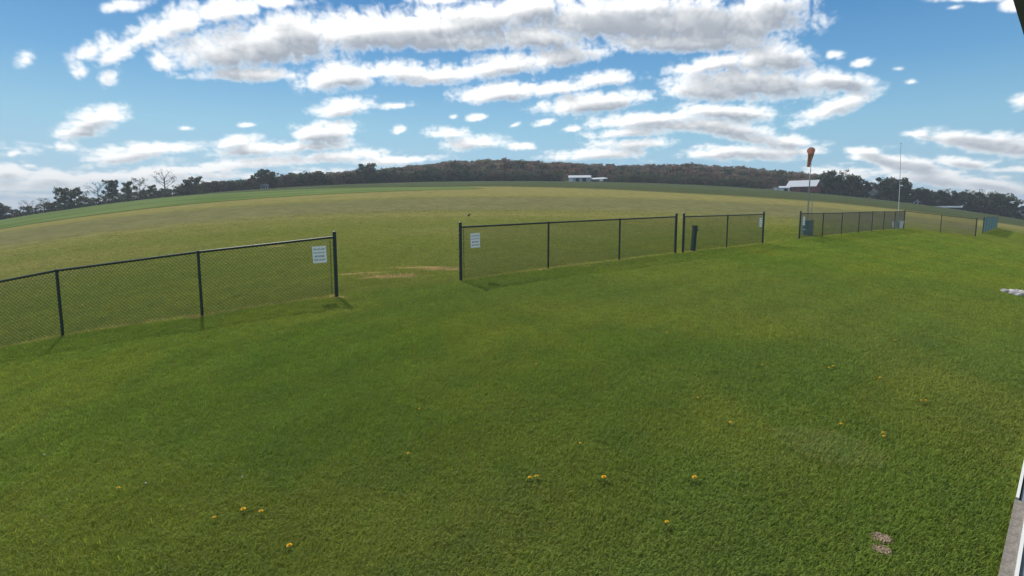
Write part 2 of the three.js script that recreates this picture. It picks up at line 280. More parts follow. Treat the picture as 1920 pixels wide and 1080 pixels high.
function grass(name, geo, spots) {
  const m = new THREE.InstancedMesh(geo, bladeMat, spots.length), M = new THREE.Matrix4(), q = new THREE.Quaternion(), e = new THREE.Euler(), v = new THREE.Vector3(), s = new THREE.Vector3(), c = new THREE.Color();
  spots.forEach(([x, z, turn, size, hi, r, g, b], i) => { e.set(0, turn, 0); M.compose(v.set(x, land(x, z), z), q.setFromEuler(e), s.set(size, size * hi, size)); m.setMatrixAt(i, M); m.setColorAt(i, c.setRGB(r, g, b)); });
  m.name = name; m.userData.kind = 'stuff'; m.castShadow = m.receiveShadow = true; scene.add(m); return m;
}
{
  const r = rng(5), near = [], mid = [], porch = (x, z) => (x + 0.124) * -0.688 + (z + 0.13) * -0.725 < 0.03;
  const put = (list, d0, d1, count, sizeAt, gain) => {
    for (let k = 0; k < count; k++) {
      const a = (r() * 95 - 47.5) * R, d = Math.pow(lerp(Math.sqrt(d0), Math.sqrt(d1), r()), 2), size = sizeAt(d), x = d * Math.sin(a), z = -d * Math.cos(a);
      if (porch(x, z) || r() < worn(x, z) * 0.93 || (list === mid ? r() > smooth(9, 17, d) * smooth(52, 24, d) : r() > smooth(17, 9, d) + 0.02)) continue;
      let bare = false; for (const [sx, sz, ra, rb] of SOIL) if (Math.hypot((x - sx) / ra, (z - sz) / rb) < 0.85 + 0.5 * vn(x * 60, z * 60)) bare = true;
      if (bare) continue;
      const c = grassColour(x, z), j = gain * (0.72 + 0.56 * r()), y = 0.9 + 0.25 * r(), hi = 0.7 + 0.5 * fbm(x * 1.3, z * 1.3, 3) + 0.25 * r();
      const coarse = r() < 0.012 * (1 + 3 * smooth(0.6, 0.75, fbm(x * 0.7 + 60, z * 0.7, 2))) ? 1.55 : 1, straw = r() < (d < 13 ? 0.02 : 0.006) ? 0.7 : 0;
      list.push([x, z, r() * 6.283, size * (0.8 + 0.45 * r()) * (coarse > 1 ? 1.25 : 1), hi * coarse, lerp(c[0] * j * y, 0.3, straw), lerp(c[1] * j, 0.26, straw), lerp(c[2] * j, 0.12, straw)]);
    }
  };
const grow = d => 0.85 + 0.05 * d, gain = 2.6;
  put(near, 2.6, 17, 330000, grow, gain); put(mid, 9, 52, 330000, d => 0.8 + 0.012 * d, gain);
  for (let k = 0; k < 850; k++) {                                 // a paler clump of coarse grass
    const a = r() * 6.283, q = Math.pow(r(), 0.75), x = 2.92 + Math.cos(a) * q * (0.36 + 0.2 * vn(a * 2, 1)) + 0.1 * (r() - 0.5), z = -4.76 + Math.sin(a) * q * 0.3 + 0.1 * (r() - 0.5);
    near.push([x, z, r() * 6.283, 1.1 + 0.5 * r(), 1.2 + 0.5 * r(), 0.3 + 0.12 * r(), 0.37 + 0.12 * r(), 0.11]);
  }
  const nearObj = grass('lawn_grass', tuft(1, 11, 0.036, 0.019, 0.0019), near), midObj = grass('field_grass', tuft(2, 12, 0.09, 0.024, 0.0045), mid);
  tag(nearObj, 'short green blades of the mown lawn', 'grass'); tag(midObj, 'short olive blades of grass along the fence and beyond', 'grass');
}

// ---------------------------------------------------------------- trees
function leaves(r, clumps, per, size, pos, idx) {
  for (const [cx, cy, cz, cr] of clumps) for (let k = 0; k < per; k++) {
    const u = r() * 2 - 1, a = r() * 6.283, q = cr * Math.cbrt(r()), s = Math.sqrt(1 - u * u);
    const x = cx + q * s * Math.cos(a), y = cy + q * u * 0.85, z = cz + q * s * Math.sin(a), w = size * (0.5 + r());
    const A = new THREE.Vector3(r() - 0.5, r() - 0.5, r() - 0.5).normalize(), B = new THREE.Vector3(r() - 0.5, r() - 0.5, r() - 0.5).cross(A).normalize(), o = pos.length / 3;
    pos.push(x - A.x * w, y - A.y * w, z - A.z * w, x + B.x * w * 0.6, y + B.y * w * 0.6, z + B.z * w * 0.6, x + A.x * w, y + A.y * w, z + A.z * w, x - B.x * w * 0.6, y - B.y * w * 0.6, z - B.z * w * 0.6);
    idx.push(o, o + 1, o + 2, o, o + 2, o + 3);
  }
}
function growTree(seed, { h = 10, trunk = 0.28, girth = 0.24, spread = 0.36, limbs = 7, twigs = 4, per = 34, leaf = 0.34, clump = 0.13, low = 0.25, crownTop = 1, skirt = 0 }) {
  const r = rng(seed), wood = [], clumps = [], top = h * 0.8;
  const lean = [(r() - 0.5) * 0.6, (r() - 0.5) * 0.6];
  wood.push(rod([0, -0.3, 0], [lean[0] * 0.4, h * trunk, lean[1] * 0.4], girth, girth * 0.75, 7), rod([lean[0] * 0.4, h * trunk, lean[1] * 0.4], [lean[0], top, lean[1]], girth * 0.75, girth * 0.15, 5));
  for (let k = 0; k < limbs; k++) {
    const t = (k + 0.3 + 0.5 * r()) / limbs, y0 = h * lerp(Math.max(low, trunk * 0.8), 0.72, t), a = k * 2.4 + r() * 0.8, len = h * spread * (0.65 + 0.5 * r()) * (1 - 0.55 * t * t), rise = h * (0.1 + 0.16 * r() + 0.12 * t);
    const p0 = [lean[0] * t, y0, lean[1] * t], p1 = [p0[0] + Math.cos(a) * len * 0.55, y0 + rise * 0.45, p0[2] + Math.sin(a) * len * 0.55], p2 = [p0[0] + Math.cos(a + 0.2) * len, Math.min(h * 0.93, y0 + rise), p0[2] + Math.sin(a + 0.2) * len];
    wood.push(rod(p0, p1, girth * 0.4, girth * 0.26, 5), rod(p1, p2, girth * 0.26, girth * 0.1, 4));
    clumps.push([p2[0], p2[1], p2[2], h * clump * (0.8 + 0.5 * r())], [p1[0], p1[1] + h * 0.05, p1[2], h * clump * (0.6 + 0.5 * r())]);
    for (let j = 0; j < twigs; j++) {
      const b = a + (r() - 0.5) * 2.4, s = 0.4 + 0.6 * r(), q = [lerp(p1[0], p2[0], s), lerp(p1[1], p2[1], s), lerp(p1[2], p2[2], s)], l = h * (0.08 + 0.1 * r());
      const e = [q[0] + Math.cos(b) * l, Math.min(h * crownTop, q[1] + l * (0.4 + 0.9 * r())), q[2] + Math.sin(b) * l];
      wood.push(rod(q, e, girth * 0.15, girth * 0.05, 3));
      if (j % 2 === 0) clumps.push([...e, h * clump * (0.5 + 0.5 * r())]);
    }
  }
  for (let k = 0; k < skirt; k++) { const a = k * 2.4, q = h * spread * (0.3 + 0.6 * r()); clumps.push([Math.cos(a) * q, h * (0.08 + 0.16 * r()), Math.sin(a) * q, h * clump * (0.7 + 0.5 * r())]); }
  clumps.push([lean[0], h * 0.88, lean[1], h * clump * 1.1], [lean[0] + 0.3, h * 0.74, lean[1], h * clump * 1.2]);
  const pos = [], idx = []; leaves(r, clumps, per, leaf, pos, idx);
  return { wood: mergeGeometries(wood.map(g => g.index ? g : g)), crown: meshOf(pos, idx) };
}
const bark = mat(0.06, 0.05, 0.042, 0.95), leafMat = (r, g, b) => new THREE.MeshPhysicalMaterial({ color: new THREE.Color().setRGB(r, g, b), roughness: 0.95, transmission: 0.4, thickness: 0, side: THREE.DoubleSide, specularIntensity: 0.2 });
const LEAF = { green: leafMat(0.1, 0.11, 0.055), dark: leafMat(0.085, 0.1, 0.06), brown: leafMat(0.14, 0.11, 0.075), bud: leafMat(0.12, 0.125, 0.06), rust: leafMat(0.12, 0.068, 0.045) };
const KIND = {
  dense: [{ per: 40, spread: 0.3, skirt: 6, low: 0.16, trunk: 0.2, leaf: 0.4 }, 'green', 'tree in full dark green leaf'],
  column: [{ per: 46, spread: 0.17, limbs: 8, low: 0.15, clump: 0.11 }, 'dark', 'slim upright dark tree'],
  thin: [{ per: 11, spread: 0.3, leaf: 0.26, twigs: 6 }, 'bud', 'thinly leafed tree with limbs showing'],
  bare: [{ per: 2, spread: 0.42, leaf: 0.2, twigs: 9, limbs: 9, trunk: 0.36, girth: 0.3, low: 0.34 }, 'brown', 'almost bare tree with spreading branches'],
  big: [{ per: 46, spread: 0.46, limbs: 9, clump: 0.16, low: 0.12, skirt: 10, trunk: 0.18, leaf: 0.42 }, 'dark', 'broad dark spreading tree'],
  shrub: [{ per: 26, spread: 0.62, limbs: 7, low: 0.06, trunk: 0.12, clump: 0.21, girth: 0.16, leaf: 0.55, skirt: 12 }, 'green', 'scrubby hedgerow tree']
};
const grown = {};
function treeShape(kind, v) { return (grown[kind + v] ??= growTree(100 + v * 17 + kind.length * 131 + kind.charCodeAt(0), KIND[kind][0])); }
function plantTree(kind, v, x, z, h, turn, name, label, group, leafOf, wide = 1) {
  const t = thing(name, label, 'tree', x, land(x, z), z, turn, group), s = treeShape(kind, v);
  part('trunk', s.wood, bark, t); part('crown', s.crown, LEAF[leafOf ?? KIND[kind][1]], t);
  t.scale.set(h / 10 * wide, h / 10, h / 10 * wide); return t;
}
const TREES = [['dense', -206.6, -217.5, 7.1], ['bare', -198.1, -220, 6.7], ['thin', -195.7, -224.7, 6.5], ['dense', -185.6, -222.8, 9.6], ['dense', -183.7, -225.7, 9.3], ['thin', -180.4, -227, 7.2], ['bare', -178, -231.5, 10.4], ['column', -171.7, -231.2, 10.5], ['dense', -166.1, -232.8, 9.1], ['thin', -163.1, -236.2, 10.2], ['dense', -160.2, -239.3, 6.5], ['bare', -153.8, -238.7, 12.8], ['thin', -150.8, -245.4, 5.7], ['column', -149.1, -247.6, 7.4], ['dense', -146.2, -249.3, 8.8], ['big', -122.3, -265.2, 10.2], ['dense', -119.3, -268.7, 8.7], ['thin', -115.1, -273.8, 6.9], ['thin', -111.5, -276.3, 7.2], ['big', -75.8, -282, 10.8]];
const TREES2 = [['big', 145.4, -250.9, 10.7], ['dense', 147.9, -250.6, 10.4], ['thin', 151.6, -249.6, 12.4], ['big', 153.5, -246, 9.8], ['dense', 156.7, -245.2, 9.2], ['dense', 160.7, -243.8, 8.2], ['big', 168.8, -243.2, 10.7], ['big', 172.9, -241.5, 10.8], ['dense', 180.6, -239.6, 8], ['dense', 184.8, -238.8, 8.1], ['dense', 190.1, -238.5, 8.3], ['thin', 192.7, -239, 9.3], ['dense', 194.6, -236.1, 8.9], ['dense', 199, -235.1, 9.4], ['thin', 201, -234.7, 10.8], ['dense', 202.5, -232.1, 10.1], ['thin', 205, -231.2, 10.8], ['dense', 205.9, -229.1, 10.2], ['big', 206.6, -225.7, 10.7], ['dense', 211.3, -226.9, 7.7]];
{
  const r = rng(9), names = { dense: 'leafy_tree', column: 'upright_tree', thin: 'budding_tree', bare: 'bare_tree', big: 'spreading_tree' };
  const where = x => (x < -140 ? ' in the hedgerow behind the bright green crop' : x < 0 ? ' standing above the scrub between bright crop and wooded hill' : x < 164 ? ' beside the red barn' : x < 176 ? ' beside the white farmhouse' : ' in the dark shelter belt past the farmhouse');
  const count = {};
  for (const [k, x, z, h] of [...TREES, ...TREES2]) {
    const lone = k === 'big' && x < -70 && x > -80, tall = k === 'bare' && h > 12;
    const label = lone ? 'tall dark evergreen tree at the foot of the wooded hill' : tall ? 'tallest bare spreading tree in the hedgerow behind the green crop' : k === 'big' && x < -100 ? 'broad dark tree beside the small white house by the crop' : KIND[k][2] + where(x);
    plantTree(k, Math.floor(r() * 2), x, z, h * (x > 176 ? 0.84 : 0.9), r() * 6.28, names[k], label, 'trees' + where(x), x > 120 && k === 'dense' ? 'dark' : undefined, k === 'big' && x > 0 ? 1.1 : 1);
    count[label] = 1;
  }
  // scrub along the far edge of the fields
  for (let a = -46; a < 46; a += 0.42 + 0.22 * r()) {
    const d = 296 + 8 * r() + (a > 29 ? 8 : 0), x = d * Math.sin(a * R), z = -d * Math.cos(a * R);
    if ((a > 5.2 && a < 10.2) || (a > 25.4 && a < 29.6)) continue;  // farmyards
    const h = table([[-46, 4.5], [-44, 3.6], [-42.6, 3], [-40, 3.6], [-32, 3.6], [-28, 4.6], [-20, 5.6], [-5, 5.2], [5, 4.4], [12, 3.8], [25, 4.2], [30, 6], [36, 5.6], [42, 5.2], [44, 4]], a) * (0.8 + 0.45 * r());
    const v = Math.floor(r() * 3), turn = r() * 6.28, leaf = a > 29 ? 'dark' : r() < 0.2 ? 'brown' : r() < 0.5 ? 'dark' : 'green', look = leaf === 'brown' ? 'brown budding' : leaf === 'dark' ? 'dark green' : 'olive green';
    const spot = a < -5 ? 'in the hedge along the bright crop' : a < 29 ? 'along the foot of the wooded hill' : 'in the dark shelter belt';
    plantTree('shrub', v, x, z, h, turn, 'hedgerow_tree', 'low ' + look + ' scrub tree ' + spot, look + ' scrub ' + spot, leaf, 1.3);
  }
  // the wood on the hill: too many trees to count
  const s = growTree(4242, { per: 9, leaf: 0.75, limbs: 6, twigs: 2, spread: 0.36, clump: 0.16, low: 0.15 });
  const geo = mergeGeometries([s.wood.toNonIndexed(), s.crown.toNonIndexed()].map(g => { g.deleteAttribute('uv'); return g; })), spots = [];
  for (let k = 0; k < 5200; k++) {
    const a = r() * 78 - 43, d = Math.sqrt(lerp(314 * 314, 580 * 580, r()));
    const gate = smooth(-33, -29, a) * smooth(35, 31, a); if (r() > gate && d > 345) continue; if (r() > 0.35 + gate) continue;
    spots.push([a, d]);
  }
  const m = new THREE.InstancedMesh(geo, leafMat(1, 1, 1), spots.length), M = new THREE.Matrix4(), q = new THREE.Quaternion(), e = new THREE.Euler(), v = new THREE.Vector3(), sc = new THREE.Vector3(), c = new THREE.Color();
  spots.forEach(([a, d], i) => {
    const x = d * Math.sin(a * R), z = -d * Math.cos(a * R), room = (d * Math.tan(table(HILL, a) * R) + EYE - land(x, z)) / 11, h = Math.max(0.18, Math.min(d < 345 ? 0.62 : 1.05, room)) * (0.62 + 0.4 * r() + (r() < 0.12 ? 0.18 : 0)), t = r(), n = vn(x * 0.03, z * 0.03);
    e.set(0, r() * 6.28, 0); M.compose(v.set(x, land(x, z), z), q.setFromEuler(e), sc.set(h * 1.1, h, h * 1.1)); m.setMatrixAt(i, M);
    const col = t < 0.4 * n + 0.25 ? [0.115, 0.082, 0.056] : t < 0.62 ? [0.13, 0.074, 0.05] : t < 0.85 ? [0.075, 0.08, 0.042] : t < 0.94 ? [0.04, 0.05, 0.03] : [0.15, 0.14, 0.075];
    const f = 1.25 + 0.7 * r(); m.setColorAt(i, c.setRGB(col[0] * f, col[1] * f, col[2] * f));
  });
  m.name = 'woodland'; m.userData.kind = 'stuff'; tag(m, 'brown and green spring woodland covering the long low hill', 'woodland'); m.castShadow = m.receiveShadow = true; scene.add(m);
}

// ---------------------------------------------------------------- farm buildings far across the field
const whiteWall = mat(0.62, 0.64, 0.66, 0.6), greyWall = mat(0.3, 0.34, 0.38, 0.7), tin = mat(0.5, 0.53, 0.57, 0.5), redWall = mat(0.22, 0.065, 0.055, 0.85), darkGap = mat(0.02, 0.022, 0.026, 0.9), glassDark = mat(0.03, 0.04, 0.05, 0.15), slate = mat(0.16, 0.18, 0.2, 0.8);
function gableRoof(w, d, y, rise, over, thick = 0.15) {              // ridge along x
  const half = d / 2 + over, out = [];
  for (const s of [-1, 1]) { const len = Math.hypot(half, rise), g = box(w + 2 * over, thick, len); g.translate(0, 0, 0); g.rotateX(s * Math.atan2(rise, half)); g.translate(0, y + rise / 2, s * half / 2); out.push(g); }
  return mergeGeometries(out);
}
function gableWall(w, d, h, rise) {
  const s = new THREE.Shape(); s.moveTo(-d / 2, 0); s.lineTo(d / 2, 0); s.lineTo(d / 2, h); s.lineTo(0, h + rise * 0.93); s.lineTo(-d / 2, h); s.closePath();
  return new THREE.ExtrudeGeometry(s, { depth: w, bevelEnabled: false }).translate(0, 0, -w / 2).rotateY(Math.PI / 2);
}
{
  const at = (x, z) => land(x, z) - 0.25;
  // long white barn with lower open shed
  let b = thing('machine_shed', 'long white metal barn with pale roof at the foot of the hill', 'barn', 36.6, at(36.6, -292), -292, -0.12);
  part('wall', gableWall(11.5, 6, 2.3, 1.3), greyWall, b); part('roof', gableRoof(11.5, 6, 2.15, 1.35, 0.35), tin, b);
  for (const x of [-4.6, -1.2, 2.4]) part('door', box(1.8, 1.9, 0.08, x, 0.95, 3.04), x < -4 ? whiteWall : darkGap, b);
  part('corner_trim', box(0.5, 2.3, 0.1, -5.6, 1.15, 3.06), whiteWall, b);
  b = thing('open_shed', 'open fronted white roofed lean-to shed beside the long white barn', 'shed', 47, at(47, -291.5), -291.5, -0.1);
  part('wall', box(8, 1.5, 0.15, 0, 0.75, -2), greyWall, b); part('roof', box(8.6, 0.16, 5, 0, 0, 0).rotateX(0.2).rotateZ(0.05).translate(0, 2.1, 0), tin, b);
  for (const x of [-3.8, -1.3, 1.3, 3.8]) part('post', box(0.2, 1.7, 0.2, x, 0.85, 2), slate, b);
  b = thing('feed_tank', 'small white tank in front of the open shed', 'tank', 47.5, at(47.5, -287), -287);
  part('shell', new THREE.CylinderGeometry(0.6, 0.6, 1.6, 14).rotateZ(Math.PI / 2).translate(0, 0.95, 0), whiteWall, b); for (const x of [-0.5, 0.5]) part('leg', box(0.15, 0.6, 0.9, x, 0.3, 0), slate, b);
  // red barn
  b = thing('red_barn', 'dark red barn with pale metal roof behind the windsock', 'barn', 135.6, at(135.6, -250.5), -250.5, -0.8);
  part('wall', gableWall(12.2, 8, 3, 2.6), redWall, b);
  const roof = part('roof', gableRoof(12.2, 8, 2.65, 3.0, 0.45, 0.18), tin, b);
  for (let k = 0; k < 12; k++) part('seam', box(0.06, 0.06, 4.9).rotateX(Math.atan2(3, 4.45)).translate(-5.6 + k * 1.02, 2.65 + 1.5 + 0.12, 2.2), tin, roof);
  part('door', box(3, 2.4, 0.1, 1.2, 1.2, 4.05), mat(0.09, 0.04, 0.038, 0.85), b);
  for (const x of [-4.4, -2.6, 4.4]) part('window', box(0.8, 0.7, 0.08, x, 1.7, 4.05), glassDark, b);
  b = thing('white_shed', 'low white shed attached in front of the red barn', 'shed', 125.8, at(125.8, -249), -249, -0.45);
  part('wall', gableWall(4.2, 3.4, 1.6, 0.8), whiteWall, b); part('roof', gableRoof(4.2, 3.4, 1.5, 0.85, 0.25), tin, b); part('door', box(1.6, 1.2, 0.08, 0.6, 0.6, 1.74), darkGap, b);
  b = thing('white_annex', 'smallest white flat shed at the end of the white shed', 'shed', 122.6, at(122.6, -250.2), -250.2, -0.45);
  part('wall', box(1.9, 1.3, 2.2, 0, 0.65, 0), whiteWall, b); part('roof', box(2.2, 0.14, 2.5, 0, 1.38, 0), tin, b);
  // houses
  const house = (name, label, x, z, w, h, rise, turn, wall, roofM) => {
    const t = thing(name, label, 'house', x, at(x, z), z, turn); part('wall', gableWall(w, w * 0.75, h, rise), wall, t); const rf = part('roof', gableRoof(w, w * 0.75, h - 0.15, rise, 0.3), roofM, t);
    part('chimney', box(0.6, 1.4, 0.6, w * 0.2, h + rise * 0.8, 0), slate, rf);
    for (const k of [-0.3, 0, 0.3]) part('window', box(0.8, 1, 0.06, k * w, h * 0.55, w * 0.375 + 0.03), glassDark, t);
    part('window', box(0.06, 1, 0.8, -w / 2 - 0.03, h * 0.6, 0), glassDark, t); return t;
  };
  house('farmhouse', 'pale grey gabled farmhouse half hidden by the broad dark trees', 166, -247.8, 6, 2.9, 2, 0.5, mat(0.5, 0.53, 0.57, 0.7), slate);
  house('white_house', 'small white house under the broad dark tree by the crop', -120.8, -263, 3.4, 1.6, 0.9, 0.4, whiteWall, slate);
  house('white_cottage', 'tiny white cottage among the scrub beside the crop', -130.9, -268.5, 3, 1.2, 0.7, 0.2, whiteWall, tin);
  house('white_bungalow', 'tiny white bungalow in the shelter belt', 179, -237.5, 2.4, 1.1, 0.7, 0.6, whiteWall, slate);
  b = thing('poly_tunnel', 'long low white tunnel along the edge of the shelter belt', 'tunnel', 189.6, at(189.6, -234.2) + 0.25, -234.2, -0.68);
  part('cover', new THREE.CylinderGeometry(0.75, 0.75, 10.5, 14, 1, false, 0, Math.PI).rotateZ(Math.PI / 2).rotateX(-Math.PI / 2 * 0).translate(0, 0.05, 0), whiteWall, b);
}

// ---------------------------------------------------------------- chain-link fences
const paint = new THREE.MeshPhysicalMaterial({ color: new THREE.Color().setRGB(0.018, 0.034, 0.034), roughness: 0.5, clearcoat: 0.12, clearcoatRoughness: 0.5 });
const wireMat = mat(0.045, 0.06, 0.052, 0.5), galv = mat(0.3, 0.31, 0.32, 0.45, { metalness: 0.6 });
function link(A, B, hA, hB, pitch = 0.066, wire = 0.0028) {          // woven diamonds between two posts, from just above the turf to the rail
  const dx = B[0] - A[0], dy = B[1] - A[1], dz = B[2] - A[2], L = Math.hypot(dx, dz), nx = -dz / L, nz = dx / L, y0 = 0.05, pos = [], idx = [];
  const P = (u, t, off) => { const f = u / L, h = lerp(hA, hB, f); return [A[0] + dx * f + nx * off, A[1] + dy * f + y0 + t * (h - y0), A[2] + dz * f + nz * off]; };
  const add = (u0, t0, u1, t1, off) => {
    const a = P(u0, t0, off), b = P(u1, t1, off), ux = (b[0] - a[0]), uy = b[1] - a[1], uz = b[2] - a[2], l = Math.hypot(ux, uy, uz); if (l < 0.01) return;
    let px = -uy * dx / L / l, py = Math.hypot(ux, uz) / l * (u1 > u0 ? 1 : -1), pz = -uy * dz / L / l; if (u1 < u0) { px = -px; pz = -pz; }
    const o = pos.length / 3;
    for (const e of [a, b]) pos.push(e[0] + px * wire, e[1] + py * wire, e[2] + pz * wire, e[0] - px * wire * 0.6 + nx * wire, e[1] - py * wire * 0.6, e[2] - pz * wire * 0.6 + nz * wire, e[0] - px * wire * 0.6 - nx * wire, e[1] - py * wire * 0.6, e[2] - pz * wire * 0.6 - nz * wire);
    for (let k = 0; k < 3; k++) { const q = (k + 1) % 3; idx.push(o + k, o + q, o + 3 + k, o + q, o + 3 + q, o + 3 + k); }
  };
  const H = (hA + hB) / 2 - y0, run = H;                            // wires at 45 degrees
  for (let s = -run; s < L; s += pitch) {
    const c0 = Math.max(0, s), c1 = Math.min(L, s + run); if (c1 <= c0) continue;
    add(c0, (c0 - s) / run, c1, (c1 - s) / run, 0.003); add(c0, 1 - (c0 - s) / run, c1, 1 - (c1 - s) / run, -0.003);
  }
  return meshOf(pos, idx);
}
function fence(name, label, posts, group, screen) {
  const [x0, z0] = posts[0], y0 = land(x0, z0), t = thing(name, label, 'fence', x0, y0, z0, 0, group);
  const P = posts.map(([x, z, h, end]) => ({ x: x - x0, z: z - z0, y: land(x, z) - y0, h, end, rail: end ? h - 0.085 : h - 0.025 }));
  P.forEach((p, i) => {
    const r = p.end ? 0.035 : 0.024, g = new THREE.CylinderGeometry(r, r, p.h + 0.3, 14).translate(p.x, p.y + p.h / 2 - 0.15, p.z), o = part('post', g, paint, t);
    if (p.end) {
      part('post_cap', new THREE.SphereGeometry(r * 1.12, 14, 8, 0, 6.2832, 0, Math.PI / 2).scale(1, 0.8, 1).translate(p.x, p.y + p.h, p.z), paint, o);
      const q = P[i ? i - 1 : 1], l = Math.hypot(q.x - p.x, q.z - p.z), ux = (q.x - p.x) / l, uz = (q.z - p.z) / l, bx = p.x + ux * 0.085, bz = p.z + uz * 0.085;
      part('tension_bar', rod([bx, p.y + 0.06, bz], [bx, p.y + p.rail - 0.03, bz], 0.006, 0.006, 5), paint, o);
      for (const f of [0.16, 0.5, 0.82]) part('tension_band', new THREE.TorusGeometry(r + 0.004, 0.006, 5, 14).rotateX(Math.PI / 2).scale(1, 1.8, 1).translate(p.x, p.y + p.h * f, p.z).clone(), paint, o);
    } else part('rail_loop', new THREE.TorusGeometry(0.027, 0.008, 6, 12).rotateY(Math.atan2(P[i + 1].x - p.x, P[i + 1].z - p.z)).translate(p.x, p.y + p.rail, p.z), paint, o);
  });
  for (let i = 0; i < P.length - 1; i++) {
    const a = P[i], b = P[i + 1];
    part('top_rail', rod([a.x, a.y + a.rail, a.z], [b.x, b.y + b.rail, b.z], 0.0215, 0.0215, 10), paint, t);
    if (screen) {
      const g = link([a.x, a.y, a.z], [b.x, b.y, b.z], a.rail, b.rail, 0.2); part('chain_link_mesh', g, wireMat, t);
      const l = Math.hypot(b.x - a.x, b.z - a.z), n = Math.round(l / 0.4);
      for (let k = 0; k < n; k++) { const f = (k + 0.5) / n, h = lerp(a.rail, b.rail, f) - 0.14; part('slat', box(l / n * 0.56, h, 0.012).rotateY(-Math.atan2(b.z - a.z, b.x - a.x)).translate(lerp(a.x, b.x, f), lerp(a.y, b.y, f) + 0.09 + h / 2, lerp(a.z, b.z, f)), screen, t); }
    } else part('chain_link_mesh', link([a.x, a.y, a.z], [b.x, b.y, b.z], a.rail, b.rail), wireMat, t);
  }
  return t;
}
const PA = [[-12.7, -8.75, 1.2], [-10.3, -9.02, 1.2], [-7.97, -9.27, 1.2], [-5.62, -9.52, 1.19], [-3.46, -10.4, 1.26, 1]];
PA[0][3] = 1;
const PB = [[-1.13, -11.69, 1.27, 1], [0.91, -13.32, 1.18], [3.03, -15.02, 1.18], [5.22, -17.0, 1.25, 1]];
const PC = [[5.52, -17.2, 1.25, 1], [7.77, -19.29, 1.19], [10.13, -21.55, 1.27, 1]];
const PD = [[13.35, -24.8, 1.28, 1], [15.75, -27.1, 1.22], [18.4, -29.85, 1.23], [21.1, -32.55, 1.27], [23.75, -35.3, 1.3], [26.05, -37.5, 1.33], [28.6, -40.0, 1.35], [31.35, -42.8, 1.47, 1], [34.3, -42.78, 1.42], [38.17, -43.96, 1.5, 1]];
const PE = []; for (let k = 0; k <= 6; k++) { const f = k / 6; PE.push([lerp(44.5, 66, f), lerp(-50.5, -72.8, f), 1.56, k === 0 || k === 6 ? 1 : 0]); }
const fenceA = fence('chain_link_fence', 'dark green chain-link fence across the gateway from the three-bay fence', PA, 'chain-link fences');
const fenceB = fence('chain_link_fence', 'dark chain-link fence of three bays with a sign at its first post', PB, 'chain-link fences');
const fenceC = fence('chain_link_fence', 'short two-bay chain-link fence in front of the short dark post', PC, 'chain-link fences');
fence('chain_link_fence', 'long chain-link fence turning a corner past drum and white tub', PD, 'chain-link fences');
fence('slatted_fence', 'chain-link fence filled with teal slats beyond the corner fence', PE, null, mat(0.09, 0.26, 0.27, 0.55));

// ---------------------------------------------------------------- notices on the fences
function noticeMap(lines) {
  const c = document.createElement('canvas'); c.width = 256; c.height = 320; const g = c.getContext('2d');
  g.fillStyle = '#f7f7f8'; g.fillRect(0, 0, 256, 320); g.fillStyle = '#24262c'; g.textAlign = 'center'; g.textBaseline = 'middle';
  lines.forEach((s, i) => { let px = 46; g.font = 'bold ' + px + 'px sans-serif'; while (g.measureText(s).width > 222 && px > 18) { px -= 1; g.font = 'bold ' + px + 'px sans-serif'; } g.fillText(s, 128, 58 + i * 68); });
  const t = new THREE.CanvasTexture(c); t.colorSpace = THREE.SRGBColorSpace; return t;
}
const plateEdge = mat(0.75, 0.75, 0.76, 0.5), noticeFace = new THREE.MeshStandardMaterial({ map: noticeMap(['PILOTS AND', 'SPOTTERS ONLY', 'BEYOND', 'THIS POINT']), roughness: 0.5 });
function notice(a, b, along, up, w, h, label, tilt = 0) {            // wired to the near face of the mesh between posts a and b
  const l = Math.hypot(b[0] - a[0], b[1] - a[1]), ux = (b[0] - a[0]) / l, uz = (b[1] - a[1]) / l, x = a[0] + ux * along - uz * 0.025, z = a[1] + uz * along + ux * 0.025, f = along / l;
  const y = lerp(land(a[0], a[1]), land(b[0], b[1]), f) + up, t = thing('notice_sign', label, 'sign', x, y - h / 2, z, -Math.atan2(uz, ux), 'notices wired to the fences');
  const plate = part('plate', box(w, h, 0.004, 0, h / 2, 0), plateEdge, t); plate.rotation.z = tilt;
  const face = part('lettering', new THREE.PlaneGeometry(w * 0.985, h * 0.985).translate(0, h / 2, 0.0035), noticeFace, plate);
  for (const [sx, sy] of [[-1, 0], [1, 0], [-1, 1], [1, 1]]) part('tie', new THREE.TorusGeometry(0.014, 0.0025, 5, 10).translate(sx * (w / 2 - 0.02), sy ? h - 0.02 : 0.02, 0), wireMat, plate);
  return t;
}
notice(PA[3], PA[4], 2.3 - 0.25, 0.87, 0.255, 0.325, 'white lettered notice on the fence across the gateway from the three-bay fence', 0.04);
notice(PB[0], PB[1], 0.38, 0.87, 0.255, 0.325, 'white lettered notice beside the first post of the three-bay fence', 0.03);
notice(PC[1], PC[2], 2.92, 0.86, 0.26, 0.36, 'white notice at the far end of the short two-bay fence');
notice(PD[0], PD[1], 0.42, 0.84, 0.28, 0.4, 'white notice on the corner fence in front of the drum');

